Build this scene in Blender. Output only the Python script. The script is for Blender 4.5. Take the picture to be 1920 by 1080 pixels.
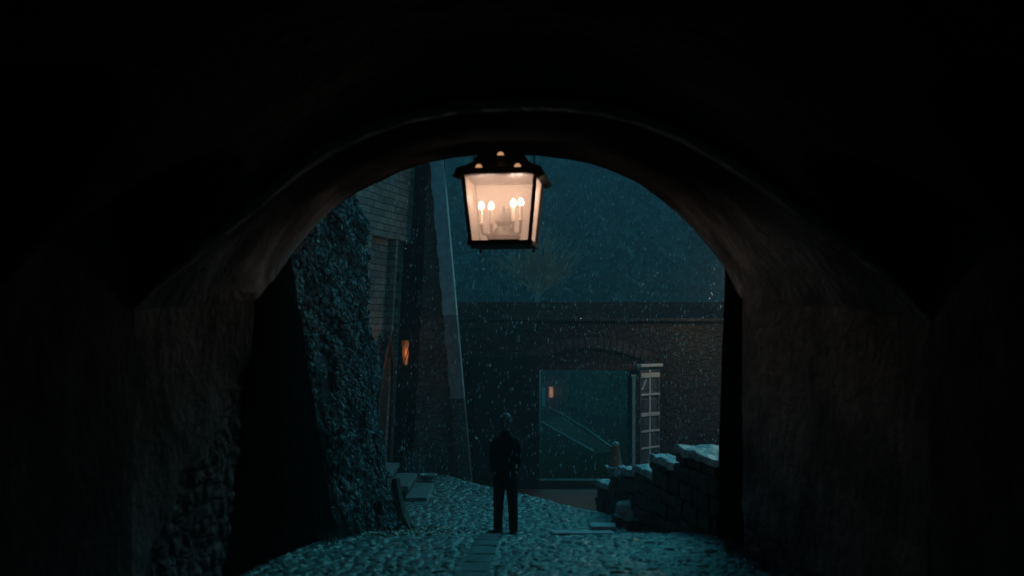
import bpy, math, random
import numpy as np
from mathutils import Vector, Matrix, noise as mnoise
random.seed(7); rng = np.random.default_rng(7)
R = math.radians
S = bpy.context.scene; C = S.collection
for o in list(bpy.data.objects): bpy.data.objects.remove(o)

# ------------------------------------------------------------------ camera
F, HZ, ZC = 2016.0, 620.0, 3.056      # focal length in 1920-px pixels, horizon row, eye height
cam = bpy.data.objects.new('camera', bpy.data.cameras.new('camera')); C.objects.link(cam)
cam.location = (0, 0, ZC); cam.rotation_euler = (R(90), 0, 0)
cam.data.sensor_width = 36; cam.data.lens = 36*F/1920; cam.data.shift_y = (HZ-540)/1920
cam.data.clip_end = 1500; cam.data.clip_start = .05
cam.data.dof.use_dof = True; cam.data.dof.focus_distance = 21; cam.data.dof.aperture_fstop = 1.0
S.camera = cam
S.render.resolution_x, S.render.resolution_y = 1024, 576
S.view_settings.view_transform = 'Standard'; S.view_settings.look = 'None'
S.view_settings.exposure = 0; S.view_settings.gamma = 1
# ------------------------------------------------------------------ sky at nightfall
SUN_EL, SUN_ROT = R(42), R(25)
w = bpy.data.worlds.new('World'); S.world = w; w.use_nodes = True
nt = w.node_tree; nt.nodes.clear()
sky = nt.nodes.new('ShaderNodeTexSky'); sky.sky_type = 'NISHITA'; sky.sun_disc = False
sky.sun_elevation = SUN_EL; sky.sun_rotation = SUN_ROT; sky.air_density = 1.5; sky.dust_density = 4; sky.ozone_density = 4
tint = nt.nodes.new('ShaderNodeMix'); tint.data_type = 'RGBA'; tint.blend_type = 'MULTIPLY'
tint.inputs[0].default_value = 1; tint.inputs[7].default_value = (.085, .96, 1.24, 1)
bg = nt.nodes.new('ShaderNodeBackground'); bg.inputs[1].default_value = .06
wo = nt.nodes.new('ShaderNodeOutputWorld')
nt.links.new(sky.outputs[0], tint.inputs[6]); nt.links.new(tint.outputs[2], bg.inputs[0]); nt.links.new(bg.outputs[0], wo.inputs[0])
sun = bpy.data.objects.new('sun', bpy.data.lights.new('sun', 'SUN')); C.objects.link(sun)
sun.data.energy = .36; sun.data.angle = R(25); sun.data.color = (.17, .88, 1)
sun.rotation_euler = (R(-48), 0, R(-25))      # soft last light falling towards the camera over the hill

def P(px, py, d): return Vector(((px-960)/F*d, d, ZC+(HZ-py)/F*d))
def lerp(a, b, t): return a+(b-a)*t
def sstep(t): t = max(0, min(1, t)); return t*t*(3-2*t)
def interp(x, xs, ys): return float(np.interp(x, xs, ys))

# ------------------------------------------------------------------ materials
def mat(name, c1, c2=None, rough=.8, nscale=3., bump=.0, bscale=20., brick=None, metal=0, spec=.5,
        voro=None, stain=None, coat=0, detail=8):
    m = bpy.data.materials.new(name); m.use_nodes = True
    n = m.node_tree.nodes; L = m.node_tree.links; b = n['Principled BSDF']
    b.inputs['Roughness'].default_value = rough; b.inputs['Metallic'].default_value = metal
    b.inputs['Specular IOR Level'].default_value = spec
    b.inputs['Coat Weight'].default_value = coat; b.inputs['Coat Roughness'].default_value = .15
    tc = n.new('ShaderNodeTexCoord')
    col = None; h = None
    c2 = c2 or tuple(x*.6 for x in c1)
    nz = n.new('ShaderNodeTexNoise'); nz.inputs['Scale'].default_value = nscale; nz.inputs['Detail'].default_value = detail
    nz.inputs['Roughness'].default_value = .65
    L.new(tc.outputs['Object'], nz.inputs['Vector'])
    rp = n.new('ShaderNodeValToRGB'); rp.color_ramp.elements[0].position = .3; rp.color_ramp.elements[1].position = .7
    rp.color_ramp.elements[0].color = (*c2, 1); rp.color_ramp.elements[1].color = (*c1, 1)
    L.new(nz.outputs['Fac'], rp.inputs[0]); col = rp.outputs[0]
    hb = n.new('ShaderNodeTexNoise'); hb.inputs['Scale'].default_value = bscale; hb.inputs['Detail'].default_value = 6
    L.new(tc.outputs['Object'], hb.inputs['Vector']); h = hb.outputs['Fac']
    def mix(bt, a, bb, f=1.):
        x = n.new('ShaderNodeMix'); x.data_type = 'RGBA'; x.blend_type = bt; x.inputs[0].default_value = f
        L.new(a, x.inputs[6]); L.new(bb, x.inputs[7]); return x.outputs[2]
    def mth(op, a, bb):
        x = n.new('ShaderNodeMath'); x.operation = op; L.new(a, x.inputs[0])
        if isinstance(bb, float): x.inputs[1].default_value = bb
        else: L.new(bb, x.inputs[1])
        return x.outputs[0]
    if brick:
        bw, bh, mort = brick
        wob = n.new('ShaderNodeTexNoise'); wob.inputs['Scale'].default_value = 2.2
        L.new(tc.outputs['Object'], wob.inputs['Vector'])
        ad = n.new('ShaderNodeVectorMath'); ad.operation = 'MULTIPLY_ADD'; ad.inputs[1].default_value = (.05, .05, .05)
        L.new(wob.outputs['Color'], ad.inputs[0]); L.new(tc.outputs['UV'], ad.inputs[2])
        bt = n.new('ShaderNodeTexBrick'); bt.inputs['Scale'].default_value = 1
        bt.inputs['Brick Width'].default_value = bw; bt.inputs['Row Height'].default_value = bh
        bt.inputs['Mortar Size'].default_value = mort; bt.inputs['Mortar Smooth'].default_value = .6
        bt.inputs['Color1'].default_value = (.7, .7, .7, 1); bt.inputs['Color2'].default_value = (1.2, 1.17, 1.1, 1)
        bt.inputs['Mortar'].default_value = (.35, .37, .4, 1)
        L.new(ad.outputs[0], bt.inputs['Vector'])
        col = mix('MULTIPLY', col, bt.outputs['Color'])
        h = mth('ADD', mth('MULTIPLY', h, .35), mth('MULTIPLY', bt.outputs['Fac'], -1.))
    if voro:
        vs = n.new('ShaderNodeTexVoronoi'); vs.feature = 'DISTANCE_TO_EDGE'; vs.inputs['Scale'].default_value = voro
        mp = n.new('ShaderNodeMapping'); mp.inputs['Scale'].default_value = (1, 1, 1.5)
        wob = n.new('ShaderNodeTexNoise'); wob.inputs['Scale'].default_value = 3
        L.new(tc.outputs['Object'], wob.inputs['Vector'])
        ad = n.new('ShaderNodeVectorMath'); ad.operation = 'MULTIPLY_ADD'; ad.inputs[1].default_value = (.25, .25, .25)
        L.new(wob.outputs['Color'], ad.inputs[0]); L.new(tc.outputs['Object'], ad.inputs[2])
        L.new(ad.outputs[0], mp.inputs['Vector']); L.new(mp.outputs[0], vs.inputs['Vector'])
        r2 = n.new('ShaderNodeValToRGB'); r2.color_ramp.elements[0].position = .0; r2.color_ramp.elements[1].position = .16
        r2.color_ramp.elements[0].color = (.5, .5, .52, 1); r2.color_ramp.elements[1].color = (1, 1, 1, 1)
        L.new(vs.outputs['Distance'], r2.inputs[0]); col = mix('MULTIPLY', col, r2.outputs[0])
        h = mth('ADD', mth('MULTIPLY', h, .4), r2.outputs[0])
    if stain:      # long vertical damp runs down the plaster
        mp = n.new('ShaderNodeMapping'); mp.inputs['Scale'].default_value = (2.0, 2.0, .65)
        L.new(tc.outputs['Object'], mp.inputs['Vector'])
        sn = n.new('ShaderNodeTexNoise'); sn.inputs['Scale'].default_value = 2.2; sn.inputs['Detail'].default_value = 9
        sn.inputs['Roughness'].default_value = .7
        L.new(mp.outputs[0], sn.inputs['Vector'])
        r3 = n.new('ShaderNodeValToRGB'); r3.color_ramp.elements[0].position = .38; r3.color_ramp.elements[1].position = .62
        r3.color_ramp.elements[0].color = (stain, stain, stain, 1); r3.color_ramp.elements[1].color = (1, 1, 1, 1)
        L.new(sn.outputs['Fac'], r3.inputs[0]); col = mix('MULTIPLY', col, r3.outputs[0])
        h = mth('ADD', h, mth('MULTIPLY', sn.outputs['Fac'], .8))
    L.new(col, b.inputs['Base Color'])
    if bump:
        bp = n.new('ShaderNodeBump'); bp.inputs['Strength'].default_value = 1; bp.inputs['Distance'].default_value = bump
        L.new(h, bp.inputs['Height']); L.new(bp.outputs[0], b.inputs['Normal'])
    return m
M = {}
M['plaster'] = mat('aged_plaster', (.60, .59, .60), (.08, .085, .095), 1, 1.0, .04, 9, stain=.7, spec=0)
M['rubble'] = mat('rubble_masonry', (.30, .31, .33), (.09, .095, .10), .9, 5, .03, 14, voro=4.2)
M["dim_bay"] = mat("shade_dimmed_plaster", (.20, .21, .23), (.07, .075, .085), 1, 1.3, .04, 9, stain=.7, spec=0)  # darker plaster copy; dimness of the near bay put into its colour
M["soffit"] = mat('shade_toned_plaster', (.60, .59, .60), (.08, .085, .095), 1, 1.0, .04, 9, spec=0, stain=.7)
def shade_crown(m):      # lantern roof's shade painted into the arch crown, the haunches stay bare plaster
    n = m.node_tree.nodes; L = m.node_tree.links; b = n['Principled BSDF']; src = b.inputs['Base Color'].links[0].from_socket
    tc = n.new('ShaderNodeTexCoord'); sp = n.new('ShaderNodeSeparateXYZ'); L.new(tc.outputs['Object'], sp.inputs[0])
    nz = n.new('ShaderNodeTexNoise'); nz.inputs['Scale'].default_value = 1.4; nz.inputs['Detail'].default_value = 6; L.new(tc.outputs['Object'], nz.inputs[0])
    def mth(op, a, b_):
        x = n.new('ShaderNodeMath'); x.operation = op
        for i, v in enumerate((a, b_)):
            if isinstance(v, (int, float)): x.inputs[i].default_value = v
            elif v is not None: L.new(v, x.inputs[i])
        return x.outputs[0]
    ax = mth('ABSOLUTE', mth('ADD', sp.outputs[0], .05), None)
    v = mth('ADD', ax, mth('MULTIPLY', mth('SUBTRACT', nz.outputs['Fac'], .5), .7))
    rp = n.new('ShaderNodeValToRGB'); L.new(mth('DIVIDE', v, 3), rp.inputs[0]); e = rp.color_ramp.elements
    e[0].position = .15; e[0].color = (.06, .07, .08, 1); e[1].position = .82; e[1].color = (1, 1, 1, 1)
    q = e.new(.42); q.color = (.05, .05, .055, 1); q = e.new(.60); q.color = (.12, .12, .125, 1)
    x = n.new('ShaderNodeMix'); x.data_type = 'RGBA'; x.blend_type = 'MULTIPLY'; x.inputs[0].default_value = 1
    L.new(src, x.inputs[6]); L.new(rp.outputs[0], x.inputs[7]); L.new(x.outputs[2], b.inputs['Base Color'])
shade_crown(M['soffit'])
M['dark_jamb'] = mat('near_black_stone', (.010, .010, .010), (.003, .003, .003), 1, 3, .02, 10, spec=0, voro=3)  # near-black stone for both jambs
M['vault'] = mat('dark_vault_web', (.035, .042, .05), (.018, .021, .026), .95, 2, .02, 8, spec=.15)  # dark mottled tone over the whole vault
M['rim'] = mat('arch_ring_stone', (.50, .50, .50), (.18, .18, .18), .85, 5, .02, 24)
M['facade'] = mat('coursed_stone', (.34, .30, .25), (.14, .13, .12), .75, 2.5, .03, 18, brick=(.42, .17, .02))
M['tower'] = mat('tower_ashlar', (.50, .44, .36), (.24, .21, .18), .7, 1.5, .03, 18, brick=(.36, .14, .012))
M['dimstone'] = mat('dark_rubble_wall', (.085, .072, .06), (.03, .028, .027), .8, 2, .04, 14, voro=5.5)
M['quoin'] = mat('pale_quoin', (.85, .85, .82), (.5, .5, .48), .6, 5, .02, 25)
M['cobble'] = mat('wet_cobble', (.12, .135, .14), (.025, .03, .033), .25, 1.6, .015, 45, spec=.7)
M['earth'] = mat('wet_earth', (.06, .05, .04), (.03, .027, .022), .6, 4, .02, 20)
M['redroad'] = mat('wet_red_road', (.34, .10, .055), (.14, .045, .03), .45, 1.2, .01, 30)
M['flag'] = mat('wet_flagstone', (.70, .72, .72), (.45, .46, .46), .28, 4, .008, 30)
M['flagdark'] = mat('dark_flagstone', (.13, .14, .14), (.04, .043, .045), .35, 6, .012, 30)
M['cap'] = mat('wet_capstone', (.72, .75, .75), (.22, .24, .24), .4, 7, .02, 30)
M['wallstone'] = mat('parapet_stone', (.13, .10, .08), (.05, .04, .035), .6, 5, .03, 22)
M['ivy'] = mat('wet_ivy_leaf', (.13, .21, .22), (.07, .11, .115), .6, 1.2, 0, 20, spec=.3)
M['moss'] = mat('mossy_wall', (.12, .16, .16), (.06, .08, .08), .8, 3, .04, 16)
M['midstone'] = mat('brown_rubble', (.30, .24, .19), (.10, .09, .08), .85, 1.6, .04, 14, voro=5.5)
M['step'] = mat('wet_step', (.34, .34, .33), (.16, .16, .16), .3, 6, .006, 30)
M['ivy2'] = mat('autumn_leaf', (.20, .09, .03), (.10, .05, .02), .35, 11, 0, 20)
M['wood'] = mat('forest_foliage', (.03, .055, .03), (.008, .016, .01), .8, .25, 0, 20)
M['bark'] = mat('lamp_warm_bark', (.95, .42, .26), (.8, .34, .2), .8, 12, 0, 20)  # bark colour carries the warm lamplight on the bare tree
M['lane'] = mat('brown_lane', (.10, .07, .05), (.05, .035, .025), 1, 1, .01, 10, spec=0)
M['leaf'] = mat('olive_leaf', (.32, .29, .12), (.14, .14, .06), .6, 1, 0)
M['pitch'] = mat('shaded_stone', (.035, .035, .035), (.02, .02, .02), .5, 6, .01, 20, spec=.2)  # shade on the pier and step risers put into a near-black tone
M['iron'] = mat('black_iron', (.015, .015, .017), (.01, .01, .01), .5, 8, .002, 60, spec=.15)
M['brass'] = mat('dull_brass', (.025, .014, .009), (.015, .009, .006), .5, 8, 0)
M['cream'] = mat('candle_sleeve', (.8, .7, .58), (.7, .6, .5), .6, 8, 0)
M['door'] = mat('weathered_white_door', (.86, .85, .80), (.58, .57, .53), .5, 7, .004, 40)
M['recess'] = mat('door_panel', (.16, .17, .17), (.08, .085, .09), .5, 7, .002, 40)
M['oak'] = mat('dark_oak', (.10, .055, .03), (.05, .03, .018), .6, 7, .008, 30)
M['coat'] = mat('dark_coat', (.012, .013, .016), (.008, .008, .01), .85, 14, .002, 120, spec=.2)
M['trouser'] = mat('dark_trouser', (.02, .023, .028), (.014, .015, .018), .8, 14, .002, 120, spec=.2)
M['shoe'] = mat('black_shoe', (.01, .01, .01), (.008, .008, .008), .4, 10, 0, spec=.3)
M['skin'] = mat('skin', (.45, .28, .2), (.40, .24, .17), .5, 10, 0)
M['hair'] = mat('grey_hair', (.22, .21, .20), (.10, .10, .10), .6, 60, .004, 120)
M['orange'] = mat('faded_orange_plastic', (.78, .25, .13), (.55, .17, .09), .45, 9, 0)
M['white'] = mat('worn_white_plastic', (.7, .68, .65), (.5, .48, .46), .45, 9, 0)
M['pot'] = mat('stone_pot', (.34, .34, .33), (.2, .2, .2), .35, 9, .005, 30)
M['turf'] = mat('hill_turf', (.035, .022, .014), (.02, .013, .01), 1, .3, 0, spec=0)
M['roof'] = mat('slate_roof', (.09, .09, .1), (.05, .05, .055), .5, 3, .01, 20)
def emit(name, c, s, base=None):
    m = bpy.data.materials.new(name); m.use_nodes = True; b = m.node_tree.nodes['Principled BSDF']
    b.inputs['Base Color'].default_value = (*(base or c), 1); b.inputs['Emission Color'].default_value = (*c, 1)
    b.inputs['Emission Strength'].default_value = s; return m
M['flame'] = emit('candle_bulb', (1, .80, .55), 10)
M['window_lit'] = emit('dim_lit_window', (1, .62, .38), .05)
M['amber'] = emit('amber_glass', (1, .36, .12), .06, (.35, .14, .06))
def pane_mat(name, alpha, em):
    m = bpy.data.materials.new(name); m.use_nodes = True; n = m.node_tree.nodes; L = m.node_tree.links; n.clear()
    o = n.new('ShaderNodeOutputMaterial'); tr = n.new('ShaderNodeBsdfTransparent'); tl = n.new('ShaderNodeBsdfTranslucent')
    df = n.new('ShaderNodeBsdfDiffuse'); e = n.new('ShaderNodeEmission')
    tc = n.new('ShaderNodeTexCoord'); nz = n.new('ShaderNodeTexNoise'); nz.inputs['Scale'].default_value = 6
    rp = n.new('ShaderNodeValToRGB'); rp.color_ramp.elements[0].color = (.22, .17, .14, 1); rp.color_ramp.elements[1].color = (.34, .275, .23, 1)
    L.new(tc.outputs['Object'], nz.inputs[0]); L.new(nz.outputs[0], rp.inputs[0])
    L.new(rp.outputs[0], tl.inputs[0]); L.new(rp.outputs[0], df.inputs[0])
    e.inputs[0].default_value = (1, .60, .42, 1); e.inputs[1].default_value = em
    m1 = n.new('ShaderNodeMixShader'); m1.inputs[0].default_value = .5
    m2 = n.new('ShaderNodeMixShader'); m2.inputs[0].default_value = alpha
    ad = n.new('ShaderNodeAddShader')
    L.new(tl.outputs[0], m1.inputs[1]); L.new(df.outputs[0], m1.inputs[2])
    L.new(m1.outputs[0], m2.inputs[1]); L.new(tr.outputs[0], m2.inputs[2])
    L.new(m2.outputs[0], ad.inputs[0]); L.new(e.outputs[0], ad.inputs[1]); L.new(ad.outputs[0], o.inputs[0]); return m
M['pane'] = pane_mat('seeded_glass', .44, .14)
M['pane_far'] = pane_mat('frosted_glass', .25, .38)

# ------------------------------------------------------------------ mesh helpers
class MB:
    def __init__(s): s.v = []; s.f = []
    def add(s, vs, fs, mtx=None):
        k = len(s.v)
        s.v += [tuple(mtx @ Vector(v)) if mtx else tuple(v) for v in vs]
        s.f += [tuple(i+k for i in f) for f in fs]; return s
    def quad(s, a, b, c, d): return s.add([a, b, c, d], [(0, 1, 2, 3)])
    def box(s, c, d, mtx=None):
        x, y, z = c; a, b, e = [q/2 for q in d]
        vs = [(x+i*a, y+j*b, z+k*e) for k in (-1, 1) for j in (-1, 1) for i in (-1, 1)]
        return s.add(vs, [(0, 2, 3, 1), (4, 5, 7, 6), (0, 1, 5, 4), (2, 6, 7, 3), (0, 4, 6, 2), (1, 3, 7, 5)], mtx)
    def hexa(s, p):   # 8 points: bottom ring 4, top ring 4
        return s.add(p, [(3, 2, 1, 0), (4, 5, 6, 7), (0, 1, 5, 4), (1, 2, 6, 5), (2, 3, 7, 6), (3, 0, 4, 7)])
    def tube(s, p, q, r0, r1=None, n=6, caps=True):
        p, q = Vector(p), Vector(q); r1 = r0 if r1 is None else r1
        z = (q-p).normalized(); x = z.orthogonal().normalized(); y = z.cross(x)
        vs = [p+(x*math.cos(t)+y*math.sin(t))*r0 for t in [2*math.pi*i/n for i in range(n)]]
        vs += [q+(x*math.cos(t)+y*math.sin(t))*r1 for t in [2*math.pi*i/n for i in range(n)]]
        fs = [(i, (i+1) % n, n+(i+1) % n, n+i) for i in range(n)]
        if caps: fs += [tuple(range(n))[::-1], tuple(range(n, 2*n))]
        return s.add(vs, fs)
    def rings(s, rings, closed=True, caps=True):
        n = len(rings[0]); vs = [v for r in rings for v in r]; fs = []
        for j in range(len(rings)-1):
            for i in range(n if closed else n-1):
                fs.append((j*n+i, j*n+(i+1) % n, (j+1)*n+(i+1) % n, (j+1)*n+i))
        if caps: fs += [tuple(range(n))[::-1], tuple(range((len(rings)-1)*n, len(rings)*n))]
        return s.add(vs, fs)
    def lathe(s, prof, c=(0, 0, 0), n=16, mtx=None):
        rs = [[(c[0]+r*math.cos(2*math.pi*i/n), c[1]+r*math.sin(2*math.pi*i/n), c[2]+z) for i in range(n)] for r, z in prof]
        if mtx: rs = [[mtx @ Vector(v) for v in r] for r in rs]
        return s.rings(rs)
    def sphere(s, c, r, nu=14, nv=9):
        r = (r, r, r) if not hasattr(r, '__len__') else r
        rs = []
        for j in range(nv+1):
            t = math.pi*(.02+.96*j/nv)-math.pi/2
            rs.append([(c[0]+r[0]*math.cos(t)*math.cos(2*math.pi*i/nu), c[1]+r[1]*math.cos(t)*math.sin(2*math.pi*i/nu), c[2]+r[2]*math.sin(t)) for i in range(nu)])
        return s.rings(rs)
    def build(s, name, m, parent=None, smooth=False, bevel=0):
        me = bpy.data.meshes.new(name); me.from_pydata([tuple(v) for v in s.v], [], s.f); me.update()
        uv = me.uv_layers.new(name='UVMap'); nl = len(me.loops)
        co = np.empty(len(me.vertices)*3); me.vertices.foreach_get('co', co); co = co.reshape(-1, 3)
        vi = np.empty(nl, int); me.loops.foreach_get('vertex_index', vi)
        nr = np.empty(len(me.polygons)*3); me.polygons.foreach_get('normal', nr); nr = nr.reshape(-1, 3)
        lt = np.empty(len(me.polygons), int); me.polygons.foreach_get('loop_total', lt)
        N = np.repeat(nr, lt, axis=0); p = co[vi]
        hl = np.hypot(N[:, 0], N[:, 1]); up = np.abs(N[:, 2]) > .85
        tx = np.where(hl > 1e-5, -N[:, 1]/np.maximum(hl, 1e-5), 1); ty = np.where(hl > 1e-5, N[:, 0]/np.maximum(hl, 1e-5), 0)
        U = np.where(up, p[:, 0], p[:, 0]*tx+p[:, 1]*ty); V = np.where(up, p[:, 1], p[:, 2])
        uv.data.foreach_set('uv', np.stack([U, V], 1).ravel().astype(np.float32))
        me.materials.append(M[m] if isinstance(m, str) else m)
        if smooth: me.polygons.foreach_set('use_smooth', [True]*len(me.polygons))
        o = bpy.data.objects.new(name, me); C.objects.link(o)
        if parent: o.parent = parent
        if bevel:
            b = o.modifiers.new('bevel', 'BEVEL'); b.width = bevel; b.segments = 2; b.limit_method = 'ANGLE'
        return o
def tag(o, label=None, cat=None, group=None, kind=None):
    if label: o['label'] = label
    if cat: o['category'] = cat
    if group: o['group'] = group
    if kind: o['kind'] = kind
    return o
def empty(name, loc=(0, 0, 0), rz=0):
    o = bpy.data.objects.new(name, None); C.objects.link(o); o.location = loc; o.rotation_euler.z = rz
    o.empty_display_size = .2; return o
def rough_block(mb, pts, amp=.03, n=5, seed=0):
    """irregular rounded stone from 8 corner points: subdivided, corners pulled in, noise on the faces"""
    p = [Vector(q) for q in pts]; c = sum(p, Vector())/8
    def tri(u, v, w_):
        b = p[0].lerp(p[1], u).lerp(p[3].lerp(p[2], u), v); t = p[4].lerp(p[5], u).lerp(p[7].lerp(p[6], u), v)
        return b.lerp(t, w_)
    idx = {}; vs = []; fs = []
    def vert(i, j, k):
        key = (i, j, k)
        if key not in idx:
            u, v, w_ = i/n, j/n, k/n; q = tri(u, v, w_)
            e = sum(1 for t in (i, j, k) if t in (0, n))
            if e >= 2: q = q.lerp(c, .035 if e == 2 else .07)
            q = q + mnoise.noise_vector((q+Vector((seed*3.1, seed, 0)))*4.5)*amp + mnoise.noise_vector((q+Vector((seed, 7, 0)))*13)*amp*.35
            idx[key] = len(vs); vs.append(q)
        return idx[key]
    for a in range(n):
        for b in range(n):
            fs += [(vert(a, b, 0), vert(a, b+1, 0), vert(a+1, b+1, 0), vert(a+1, b, 0)),
                   (vert(a, b, n), vert(a+1, b, n), vert(a+1, b+1, n), vert(a, b+1, n)),
                   (vert(a, 0, b), vert(a+1, 0, b), vert(a+1, 0, b+1), vert(a, 0, b+1)),
                   (vert(a, n, b), vert(a, n, b+1), vert(a+1, n, b+1), vert(a+1, n, b)),
                   (vert(0, a, b), vert(0, a, b+1), vert(0, a+1, b+1), vert(0, a+1, b)),
                   (vert(n, a, b), vert(n, a+1, b), vert(n, a+1, b+1), vert(n, a, b+1))]
    mb.add(vs, fs)
def fuse(name, mb, m, parent, voxel=.012, smooth=3):
    o = mb.build(name+'_tmp', m)
    r = o.modifiers.new('r', 'REMESH'); r.mode = 'VOXEL'; r.voxel_size = voxel; r.use_smooth_shade = True
    if smooth: s_ = o.modifiers.new('s', 'SMOOTH'); s_.iterations = smooth; s_.factor = .5
    dg = bpy.context.evaluated_depsgraph_get(); dg.update()
    me = bpy.data.meshes.new_from_object(o.evaluated_get(dg)); me.name = name
    bpy.data.objects.remove(o)
    me.polygons.foreach_set('use_smooth', [True]*len(me.polygons))
    q = bpy.data.objects.new(name, me); C.objects.link(q); q.parent = parent; return q

# ------------------------------------------------------------------ ground
def G(x, y):
    z = np.interp(y, [-20, 12.4, 13.6, 15.2, 16.6, 22, 60], [2.2, .60, .45, .07, -.05, -.06, -.06])
    s = (x-1.5)*.85+(y-18)*.53
    t = np.clip(s/1.3, 0, 1); t = t*t*(3-2*t)
    t = np.where((y < 17), t*np.clip((y-15.5)/1.5, 0, 1), t)
    return z*(1-t)+(-.82)*t
# cobbled path: a sheet whose stones are real relief
def cobbles():
    x0, x1, y0, y1, st = -3.4, 3.4, 8.8, 24.2, .019
    nx, ny = int((x1-x0)/st), int((y1-y0)/st)
    X, Y = np.meshgrid(np.linspace(x0, x1, nx), np.linspace(y0, y1, ny))
    cs = np.array([.15, .105])
    gx, gy = X/cs[0], Y/cs[1]
    gx = gx+.25*np.sin(Y*2.1)+.2*np.sin(Y*5+X*3); gy = gy+.3*np.sin(X*2.7+Y*.8)
    ix, iy = np.floor(gx).astype(int), np.floor(gy).astype(int)
    N = 512; jx = rng.random((N, N)); jy = rng.random((N, N)); hh = rng.random((N, N)); tx = rng.normal(0, 1, (N, N)); ty = rng.normal(0, 1, (N, N))
    f1 = np.full(X.shape, 9.); f2 = np.full(X.shape, 9.); H = np.zeros(X.shape); T = np.zeros(X.shape)
    for a in (-1, 0, 1):
        for b in (-1, 0, 1):
            cx, cy = ix+a, iy+b; u, v = cx % N, cy % N
            dx = gx-(cx+.12+.76*jx[u, v]); dy = gy-(cy+.12+.76*jy[u, v]); d = np.hypot(dx, dy)
            nearer = d < f1
            f2 = np.where(nearer, f1, np.minimum(f2, d)); H = np.where(nearer, hh[u, v], H)
            T = np.where(nearer, dx*tx[u, v]+dy*ty[u, v], T); f1 = np.where(nearer, d, f1)
    e = np.clip((f2-f1)/.34, 0, 1); dome = np.sqrt(1-(1-e)**2)
    Z = G(X, Y)+.032*dome+.024*(H-.5)*dome+.006*T*dome+.02*np.sin(X*1.9+1)*np.sin(Y*1.3)
    # worn drain line of darker slabs is laid flush with the stones
    vs = np.stack([X, Y, Z], -1).reshape(-1, 3)
    i = np.arange(nx*ny).reshape(ny, nx)
    s = (X-1.5)*.85+(Y-18)*.53
    keep = ((s < .35) & ((Y < 23.4)))[:-1, :-1].ravel()
    f = np.stack([i[:-1, :-1], i[:-1, 1:], i[1:, 1:], i[1:, :-1]], -1).reshape(-1, 4)[keep]
    me = bpy.data.meshes.new('path'); me.vertices.add(len(vs)); me.vertices.foreach_set('co', vs.ravel())
    me.loops.add(len(f)*4); me.loops.foreach_set('vertex_index', f.ravel().astype(np.int32))
    me.polygons.add(len(f)); me.polygons.foreach_set('loop_start', np.arange(0, len(f)*4, 4, dtype=np.int32))
    me.update(calc_edges=True); me.validate()
    me.polygons.foreach_set('use_smooth', [True]*len(me.polygons))
    me.materials.append(M['cobble']); o = bpy.data.objects.new('path', me); C.objects.link(o); o['kind'] = 'structure'
cobbles()
def sheet(name, x0, x1, y0, y1, st, fn, m):
    xs = np.arange(x0, x1+st*.5, st); ys = np.arange(y0, y1+st*.5, st); mb = MB()
    vs = [(x, y, float(fn(x, y))) for y in ys for x in xs]; n = len(xs)
    fs = [(j*n+i, j*n+i+1, (j+1)*n+i+1, (j+1)*n+i) for j in range(len(ys)-1) for i in range(n-1)]
    o = mb.add(vs, fs).build(name, m, smooth=True); o['kind'] = 'structure'; return o
def Gbase(x, y):
    return float(G(x, y))-.05
sheet('ground', -30, 30, -16, 28, .5, Gbase, 'earth')
sheet('road', -2.5, 9, 19, 27.8, .4, lambda x, y: max(-.79+.01*math.sin(x*3+y*2), -.79) if (x-1.5)*.85+(y-18)*.53 > 1.25 else float(G(x, y))-.07, 'redroad')
def hillz(x, y):
    return -.92+max(0, y-58)*.46+.9*math.sin(x*.15+y*.07)*min(1, max(0, (y-58)/20))
sheet('hill', -160, 160, 28, 160, 4, lambda x, y: hillz(x, y), 'turf')

# ------------------------------------------------------------------ the gateway the camera stands in
D1 = 8.2
outer = [(250, 585), (300, 528), (350, 478), (415, 418), (480, 362), (540, 312), (600, 272), (675, 234), (750, 206), (850, 185), (960, 178),
         (1060, 180), (1150, 192), (1225, 214), (1300, 247), (1375, 291), (1450, 342), (1525, 396), (1600, 455), (1672, 522), (1740, 600)]
inner = [(545, 480), (570, 448), (600, 412), (632, 386), (668, 362), (700, 345), (750, 322), (800, 306), (850, 296), (905, 290), (960, 289),
         (1010, 291), (1060, 297), (1110, 308), (1155, 323), (1200, 345), (1235, 370), (1270, 399), (1300, 430), (1332, 466), (1360, 503)]
nA = len(outer)
O = [P(px, py, D1) for px, py in outer]
cen = P(985, 560, D1)
OI = [o_+(cen-o_).normalized()*.095*min(1, k_/2.5, (nA-1-k_)/2.5) for k_, o_ in enumerate(O)]         # opening inside the ring
I = [P(px, py, 13) for px, py in inner]
gate = empty('stone_gateway', (0, 10, float(G(0, 10))))
tag(gate, 'dark vaulted stone gateway whose round arch frames the rainy courtyard', 'gateway')
def gpart(mb, name, m, **k):
    o = mb.build(name, m, None, **k); o.parent = gate; o.matrix_parent_inverse = Matrix.Translation(-gate.location); return o
# soffit of the passage: ruled from ring to inner arch with a middle section
Lm = P(485, 560, 9.8); Rm = P(1390, 560, 11.5)
Mid = []
for k in range(nA):
    t = k/(nA-1); f = lerp((9.8-D1)/(13-D1), (11.5-D1)/(13-D1), t)
    q = OI[k].lerp(I[k], f)
    wl = max(0, 1-k/4); wr = max(0, 1-(nA-1-k)/4)
    q = q.lerp(Lm, wl) if wl else q
    q = q.lerp(Rm, wr) if wr else q
    Mid.append(q)
def subdiv_loft(a, b, n, amp, seed, n2=1):
    """grid between polylines a and b with plaster unevenness"""
    out = []
    for j in range(n+1):
        row = []
        for k in range(len(a)):
            q = a[k].lerp(b[k], j/n)
            if 0 < j < n or True: q = q+mnoise.noise_vector(q*1.3+Vector((seed, 0, 0)))*amp+mnoise.noise_vector(q*5+Vector((seed, 3, 0)))*amp*.4
            row.append(q)
        out.append(row)
    return out
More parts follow.
